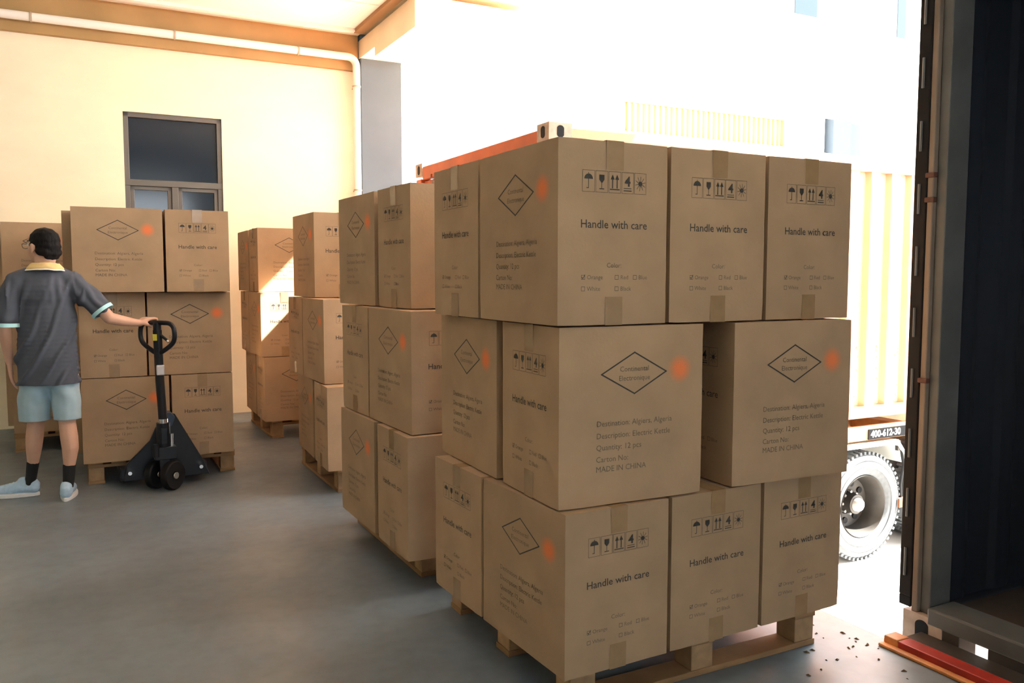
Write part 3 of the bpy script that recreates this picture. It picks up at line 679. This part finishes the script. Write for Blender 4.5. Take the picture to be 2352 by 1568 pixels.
        for k in range(5): mb.tube([P(-.018, .03+k*.02, .098-k*.006), P(0, .033+k*.02, .103-k*.006), P(.018, .03+k*.02, .098-k*.006)], .003, M['sole'], 6)
        mb.build('shoe_laces', s_)
    shoe(.066, .035, -.12, 'shoe'); shoe(-.155, .235, PI/2*.86, 'shoe')
    blob('sock', [[((.084, .03, .205), .038), ((.078, .03, .12), .034), ((.072, .035, .085), .034)]], [M['sock']], .005, 2, t)
    blob('sock', [[((-.116, .208, .205), .037), ((-.128, .222, .12), .033), ((-.138, .228, .085), .034)]], [M['sock']], .005, 2, t)
    return t
person()

# ================================================================== containers
def casting(mb, x, y, z, sx, sy, m=None):
    """corner casting 178 x 162 x 118 grown from the outer corner (x,y,z) towards sx,sy"""
    m = m or M['castst']; X = sorted((x, x+sx*.178)); Y = sorted((y, y+sy*.162))
    mb.box((X[0], Y[0], z), (X[1], Y[1], z+.118), m)
    cx, cy = (X[0]+X[1])/2, (Y[0]+Y[1])/2
    for a, b, n, ax in ((cy, z+.059, x, 0), (cx, z+.059, y, 1)):
        s = -sx if ax == 0 else -sy
        pts = [(a+.028*math.cos(t)*(1 if ax == 0 else 1), b+(.022 if math.sin(t) > 0 else .022)*math.sin(t)+(.018 if math.sin(t) > 0 else -.018)) for t in [2*PI*i/20+.01 for i in range(20)]]
        mb.prism(pts, n+s*.0015, n-s*.004, ax, M['rubber'])
def corrug(mb, x0, x1, y, z0, z1, m, depth=.036, sgn=1, pitch=.25, off=.0):
    """side wall running along x; its outer skin at y, recesses going to y+sgn*depth"""
    pts = []; x = x0
    pts.append((x0, y))
    x = x0+off
    while x+pitch < x1:
        pts += [(x+.035, y), (x+.07, y+sgn*depth), (x+.145, y+sgn*depth), (x+.18, y)]; x += pitch
    pts.append((x1, y)); T_ = .004*sgn
    vs = [(a, b, z) for z in (z0, z1) for a, b in pts]; n = len(pts)
    mb.add(vs, [(i, i+1, n+i+1, n+i) for i in range(n-1)], m)
    vs = [(a, b+T_, z) for z in (z0, z1) for a, b in pts]
    mb.add(vs, [(i+1, i, n+i, n+i+1) for i in range(n-1)], m)
def container_orange():
    t = empty('shipping_container', 2.8, 4.85, .1); tag(t, 'orange corrugated shipping container with pale steel corners behind the stacks', 'container')
    L, Wd, Hh = 6.06, 2.44, 2.26; O = M['orange']; S = M['orange2']
    mb = MB(); corrug(mb, .16, L-.16, .012, .16, Hh-.12, S, sgn=1, off=.0+.03); mb.build('side_panel', t)
    mb = MB(); corrug(mb, .16, L-.16, Wd-.012, .16, Hh-.12, S, sgn=-1); mb.build('side_panel', t)
    for y in (0, Wd-.06):
        mb = MB(); mb.box((.16, y, Hh-.125), (L-.16, y+.06, Hh-.01), S); mb.build('top_rail', t, .004)  # top rail takes the paler side colour, standing in for sun glare
        mb = MB(); mb.box((.16, y, .06), (L-.16, y+.06, .16), O); mb.build('bottom_rail', t, .004)
    mb = MB(); mb.box((.02, .05, Hh-.05), (L-.02, Wd-.05, Hh-.03), S); mb.build('roof_panel', t)
    mb = MB(); mb.box((.05, .04, .1), (L-.05, Wd-.04, .15), M['wood']); mb.build('floor_panel', t)
    for x in (0, L-.08):
        mb = MB()
        mb.box((x, .16, Hh-.13), (x+.08, Wd-.16, Hh-.015), O)
        for k in range(6): mb.box((x-.006 if x == 0 else x+.08, .3+k*.35, Hh-.13), (x+.004 if x == 0 else x+.086, .33+k*.35, Hh-.10), M['rust'])
        mb.build('end_header', t, .004)
        mb = MB(); mb.box((x, .16, 0), (x+.08, Wd-.16, .12), O); mb.build('end_sill', t, .004)
        for y in (.0, Wd-.12): mb = MB(); mb.box((x, y, .118), (x+.1, y+.12, Hh-.118), O); mb.build('corner_post', t, .006)
    for x, sx in ((0, 1), (L, -1)):
        for y, sy in ((0, 1), (Wd, -1)):
            for z in (0, Hh-.098):
                mb = MB(); casting(mb, x-.004*sx, y-.004*sy, z, sx, sy); mb.build('corner_casting', t)
    for k in range(2):   # closed doors
        y0 = .125+k*(Wd-.25)/2; y1 = y0+(Wd-.25)/2-.01
        mb = MB(); pts = []
        n = 5; s = (y1-y0)/n
        mb.box((.03, y0, .13), (.06, y1, Hh-.14), O)
        for q in range(n-1): mb.box((.022, y0+s*(q+.6), .2), (.03, y0+s*(q+1.1), Hh-.22), O)
        dr = mb.build('door', t, .003)
        for q in (.3, .75):
            mb = MB(); yy = y0+(y1-y0)*q; mb.tube([(.0, yy, .15), (.0, yy, Hh-.16)], .016, M['castst'], 10)
            for z in (.18, .9, 1.9): mb.box((-.015, yy-.03, z), (.03, yy+.03, z+.06), M['castst'])
            mb.build('lock_rod', dr)
    mb = MB(); mb.prism([(.1, .13), (Wd-.1, .13), (Wd-.1, Hh-.14), (.1, Hh-.14)], L-.05, L-.03, 0, S); mb.build('front_panel', t)
    # rust scars on the near side, low on the recess edges
    mb = MB(); rr = random.Random(4)
    for k in range(22):
        bx = .22+k*.25
        for q in range(5):
            x = bx+rr.uniform(0, .05)-.0; z = .62+rr.uniform(-.06, .06) if q < 3 else rr.uniform(.2, .5); s = rr.uniform(.006, .016)
            mb.box((x, .0085, z), (x+s, .0105, z+s*rr.uniform(.8, 2.2)), M['rust'])
    mb.build('rust_spots', t)['kind'] = 'stuff'
    return t
container_orange()

def make_trailer(v0, label):
    t = empty('container_trailer', 2.8, v0, -1.1); tag(t, label, 'trailer')
    mb = MB(); K = M['chassis']
    for y in (.55, 1.75): mb.box((.25, y, .95), (6.1, y+.14, 1.17), K)
    mb.box((.3, .5, 1.06), (.46, 1.94, 1.17), K)
    for x in (2.0, 3.6, 5.9): mb.box((x, .1, 1.06), (x+.16, 2.34, 1.17), K)
    mb.box((2.9, .03, 1.055), (5.2, .06, 1.185), K); mb.build('chassis', t, .005)
    vs, fs = text_mesh('400-612-30', .082, 'LEFT', 3, .002)
    mb = MB(); mb.box((3.2, .022, 1.06), (3.95, .03, 1.15), M['platebk'])
    mb.add([(3.225+x, .020, 1.08+y) for x, y, _ in vs], fs, M['white']); mb.build('number_plate', t)
    mb = MB(); mb.box((2.55, .0, 1.0), (3.56, .62, 1.035), M['zinc']); mb.prism([(3.56, 1.035), (3.56, 1.0), (3.72, .80), (3.745, .81)], .0, .62, 1, M['zinc'])
    mb.prism([(2.55, 1.035), (2.55, 1.0), (2.39, .80), (2.365, .81)], .0, .62, 1, M['zinc']); mb.box((3.58, .02, .93), (3.61, .05, 1.02), M['dark']); mb.build('mudguard', t)
    mb = MB(); mb.tube([(3.62, .02, .95), (3.66, .02, .8), (3.64, .03, .62), (3.66, .04, .5)], .012, M['rubber'], 8); mb.box((3.60, .0, .42), (3.72, .04, .5), M['rust']); mb.build('brake_hose', t)
    for x in (3.18, 4.3):
        for side in (0, 1):
            y = .0 if side == 0 else 2.44; s = 1 if side == 0 else -1
            for dual in (0, 1):
                c = (x, y+s*(.15+dual*.31), .478); T = Matrix.Translation(c) @ Matrix.Rotation(0 if s > 0 else PI, 4, 'Z')
                mb = MB(); mb.lathe([(.265, -.10), (.30, -.128), (.38, -.135), (.435, -.125), (.462, -.10), (.470, -.06), (.470, .06), (.462, .10), (.38, .13), (.265, .10)], M['tyre'], 64, T)
                for k in range(56):    # tread lugs
                    a = 2*PI*k/56; Rr = T @ Matrix.Rotation(a, 4, 'Y')
                    for w0 in (-.118, .05): mb.box((.452, w0, -.011), (.4775, w0+.068, .013), M['tyre'], Rr)
                for rr in (.335, .405): mb.lathe([(rr, -.136), (rr+.006, -.139), (rr+.012, -.136)], M['tyre'], 64, T)
                w_ = mb.build('wheel', t)
                if dual: continue
                mb = MB(); mb.lathe([(.278, -.105), (.270, -.118), (.258, -.10), (.235, -.02), (.215, .045), (.11, .06), (.09, .02), (.085, -.045), (.0, -.05), (.0, .08), (.22, .08), (.27, .06)], M['rim'], 48, T)
                for k in range(8):
                    a = 2*PI*k/8+.2; Tk = T @ Matrix.Rotation(a, 4, 'Y') @ Matrix.Translation((.165, .046, 0)); mb.lathe([(0, -.004), (.028, -.004), (.028, .01), (0, .01)], M['rubber'], 16, Tk)
                mb.build('rim', w_)
                mb = MB(); mb.lathe([(0, -.085), (.05, -.085), (.058, -.07), (.062, -.03), (0, -.03)], M['hub'], 24, T)
                for k in range(8):
                    a = 2*PI*k/8; Tk = T @ Matrix.Rotation(a, 4, 'Y') @ Matrix.Translation((.098, .0, 0)); mb.lathe([(0, .015), (.012, .015), (.012, .05), (0, .05)], M['hub'], 6, Tk)
                mb.build('hub', w_)
        mb = MB(); mb.tube([(x, .4, .478), (x, 2.04, .478)], .07, M['dark'], 14); mb.build('axle', t)
    for y in (.6, 1.8): mb = MB(); mb.box((.6, y, 0), (.72, y+.1, .95), M['dark']); mb.box((.52, y-.05, 0), (.8, y+.15, .02), M['dark']); mb.build('landing_leg', t)
    return t
make_trailer(4.85, 'trailer chassis with pale sunlit tyre carrying the orange container')

def container_dark():
    t = empty('shipping_container', 2.8, 2.055, -.04); tag(t, 'dark blue container standing open at the dock on the right', 'container')
    # local x away from the dock, local y from 0 (near the stacks) down to -2.44
    L, Wd, Hh = 6.06, 2.44, 2.75; B = M['blue']
    def P(name, a, b, m, bev=.004): mb = MB(); mb.box(a, b, m); return mb.build(name, t, bev)
    mb = MB(); corrug(mb, .12, L-.1, -.012, .13, Hh-.1, B, sgn=-1, depth=.012, pitch=.28); mb.build('side_panel', t)
    mb = MB(); corrug(mb, .12, L-.1, -Wd+.012, .13, Hh-.1, B, sgn=1, depth=.03); mb.build('side_panel', t)
    P('back_panel', (L-.05, -Wd+.02, .1), (L-.03, -.02, Hh-.05), B); P('roof_panel', (.05, -Wd+.02, Hh-.05), (L-.03, -.02, Hh-.02), B)
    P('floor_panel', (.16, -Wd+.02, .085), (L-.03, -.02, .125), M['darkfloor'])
    for y0 in (0, -Wd+.06): P('top_rail', (.1, y0-.06, Hh-.11), (L, y0, Hh), B)
    # corner posts: beige outer edge, grey inner reveal, hinge lugs
    for y0, s in ((0, -1), (-Wd, 1)):
        mb = MB(); Y = sorted((y0, y0+s*.024)); mb.box((0, Y[0], .118), (.05, Y[1], Hh-.118), M['beige'])
        Y = sorted((y0+s*.024, y0+s*.064)); mb.box((.02, Y[0], .118), (.14, Y[1], Hh-.118), M['greyp'])
        Y = sorted((y0, y0+s*.045)); mb.box((.05, Y[0], .118), (.14, Y[1], Hh-.118), M['greyp'])
        mb.build('corner_post', t, .004)
        for z in (1.0, 1.67, 1.76):
            mb = MB(); Y = sorted((y0-s*.004, y0+s*.034)); mb.box((-.010, Y[0], z), (.012, Y[1], z+.018), M['hinge']); mb.build('hinge_lug', t, .003)
        for z in (0, Hh-.118): mb = MB(); casting(mb, -.004, y0-s*.03, z, 1, s, M['castst']); mb.build('corner_casting', t)
    P('header_beam', (.0, -Wd+.16, Hh-.13), (.1, -.16, Hh), B)
    # sill with slots below it
    P('sill', (-.005, -Wd+.06, .088), (.15, -.07, .155), M['greyp'], .008)
    mb = MB(); ys = [-.131, -.2, -.307, -.9, -1.54, -2.13, -2.25, -2.309]
    for a, b in ((0, 1), (2, 5), (6, 7)): mb = MB(); mb.box((.0, ys[b], .0), (.1, ys[a], .09), M['dark']); mb.build('sill_gusset', t, .003)
    P('bottom_rail', (.18, -Wd, 0), (L, -Wd+.06, .13), B); P('bottom_rail', (.18, -.06, .09), (L, 0, .13), B)
    # door leaves folded back along the sides with their rubber gaskets edge-on
    for y0, s in ((0, 1), (-Wd, -1)):
        Y = sorted((y0+s*.012, y0+s*.04)); mb = MB(); mb.box((.06, Y[0], .16), (1.2, Y[1], Hh-.14), B); d = mb.build('door', t, .004)
        mb = MB(); Y = sorted((y0+s*.0, y0+s*.052)); mb.box((-.005, Y[0], .17), (.06, Y[1], Hh-.13), M['rubber'])
        mb.prism([(-.004, .13), (-.004, .17), (.05, .17), (.05, .15)], Y[0], Y[1], 1, M['rubber']); mb.build('door_gasket', d, .004)
        z = .25
        while z < Hh-.2: mb = MB(); mb.tube([(-.007, y0+s*.028, z), (-.007, y0+s*.028, z+.11)], .005, M['greyp'], 8); mb.build('gasket_clip', d); z += .23
    return t
container_dark()
mb = MB(); mb.box((DOCK+.025, -.20, -.03), (2.79, 2.0, .018), M['dark']); lp_ = mb.build('dock_leveller_lip', bevel=.003); place(lp_, 0, 0)
tag(lp_, 'dark steel lip bridging the dock and the open container', 'dock plate')
# trailer under the dark container
tr2 = bpy.data.objects['container_trailer'].copy(); C.objects.link(tr2); place(tr2, 2.8, -.34, -1.14)
tr2.location.z = -1.14; tr2['label'] = 'trailer chassis under the dark open container at the right edge'
for ch_ in list(bpy.data.objects['container_trailer'].children):
    c = ch_.copy(); c.parent = tr2; C.objects.link(c)
    for g in ch_.children: q = g.copy(); q.parent = c; C.objects.link(q)
tr2.location.z = -1.1; tr2.scale = (1, 1, .885)

# ================================================================== crumbs on the dock
rr = random.Random(11); cr0 = None
for k in range(34):
    mb = MB(); u, v = rr.uniform(2.05, 2.56), rr.uniform(1.55, 2.3)
    if k % 3 == 0: u, v = rr.gauss(2.5, .04), rr.gauss(2.1, .12)
    if v > 2.12 and u < 2.43: u += .35
    if u > 2.56: u = 2.55
    if cr0 is None:
        mb.add([(-.008, -.004, 0), (.007, -.005, 0), (.009, .003, 0), (-.004, .006, 0), (0, 0, .005)], [(3, 2, 1, 0), (0, 1, 4), (1, 2, 4), (2, 3, 4), (3, 0, 4)], M['debris']); cr0 = mb.build('wood_crumb'); o = cr0
    else: o = cr0.copy(); C.objects.link(o)
    place(o, u, v, .0005, rr.uniform(0, 6)); s = rr.uniform(.5, 1.5); o.scale = (s, s*rr.uniform(.5, 1), s)
    tag(o, 'tiny dark wood crumb on the sunlit dock floor right of the nearest pallet', 'crumb', 'wood crumbs on the dock floor')

# ================================================================== across the yard
fa = MB(); FV = 16.0
fa.box((-4, FV, -1.1), (17.3, FV+.4, 13), M['facade']); fa.box((18.7, FV, -1.1), (45, FV+.4, 13), M['facade']); fa.box((17.3, FV, 5.8), (18.7, FV+.4, 13), M['facade'])
fa.box((17.3, FV+.1, -1.1), (18.7, FV+.4, 5.8), M['facade'])
fa.box((16.9, 14.6, 5.8), (45, FV, 6.15), M['facade'])
f = fa.build('white_building'); place(f, 0, 0); tag(f, 'white building across the yard, washed out by the sun', 'building')
mb = MB(); mb.box((17.55, FV-.35, -1.1), (18.2, FV-.02, 5.8), M['farcol']); mb.box((18.2, FV-.1, -1.1), (18.85, FV-.02, 5.45), M['farcol']); c = mb.build('grey_column', f)
mb = MB(); mb.tube([(17.35, FV-.12, -1.1), (17.35, FV-.12, 5.75)], .09, M['pipe'], 12); mb.build('drain_pipe', f)
for a, b, z0, z1 in ((16.35, 17.25, 8.0, 9.8), (15.6, 15.75, 8.2, 9.8), (20.2, 20.65, 7.9, 9.8)):
    mb = MB(); mb.box((a, FV-.02, z0), (b, FV, z1), M['frame']); mb.box((a+.06, FV-.03, z0+.06), (b-.06, FV-.015, z1), M['glass']); mb.build('upper_window', f)
# slatted balcony grille
g = empty('slatted_grille', 11.1, FV, 4.62); tag(g, 'cream slatted grille high on the white building across the yard', 'grille')
mb = MB(); mb.box((0, -.16, .0), (4.9, -.02, .05), M['awning']); mb.box((0, -.16, .70), (4.9, -.02, .74), M['awning']); mb.box((0, -.14, -.1), (4.9, -.04, -.06), M['awning'])
mb.box((-.05, -.16, -.1), (0, -.0, .74), M['awning']); mb.box((4.9, -.16, -.15), (4.96, -.0, .74), M['awning']); mb.build('grille_frame', g)
for k in range(30): mb = MB(); x = .1+k*.16; mb.box((x, -.15, .05), (x+.045, -.06, .70), M['awning']); mb.build('slat', g)
bpy.context.view_layer.update()
bpy.data.objects.remove(proto); bpy.data.objects.remove(tproto)
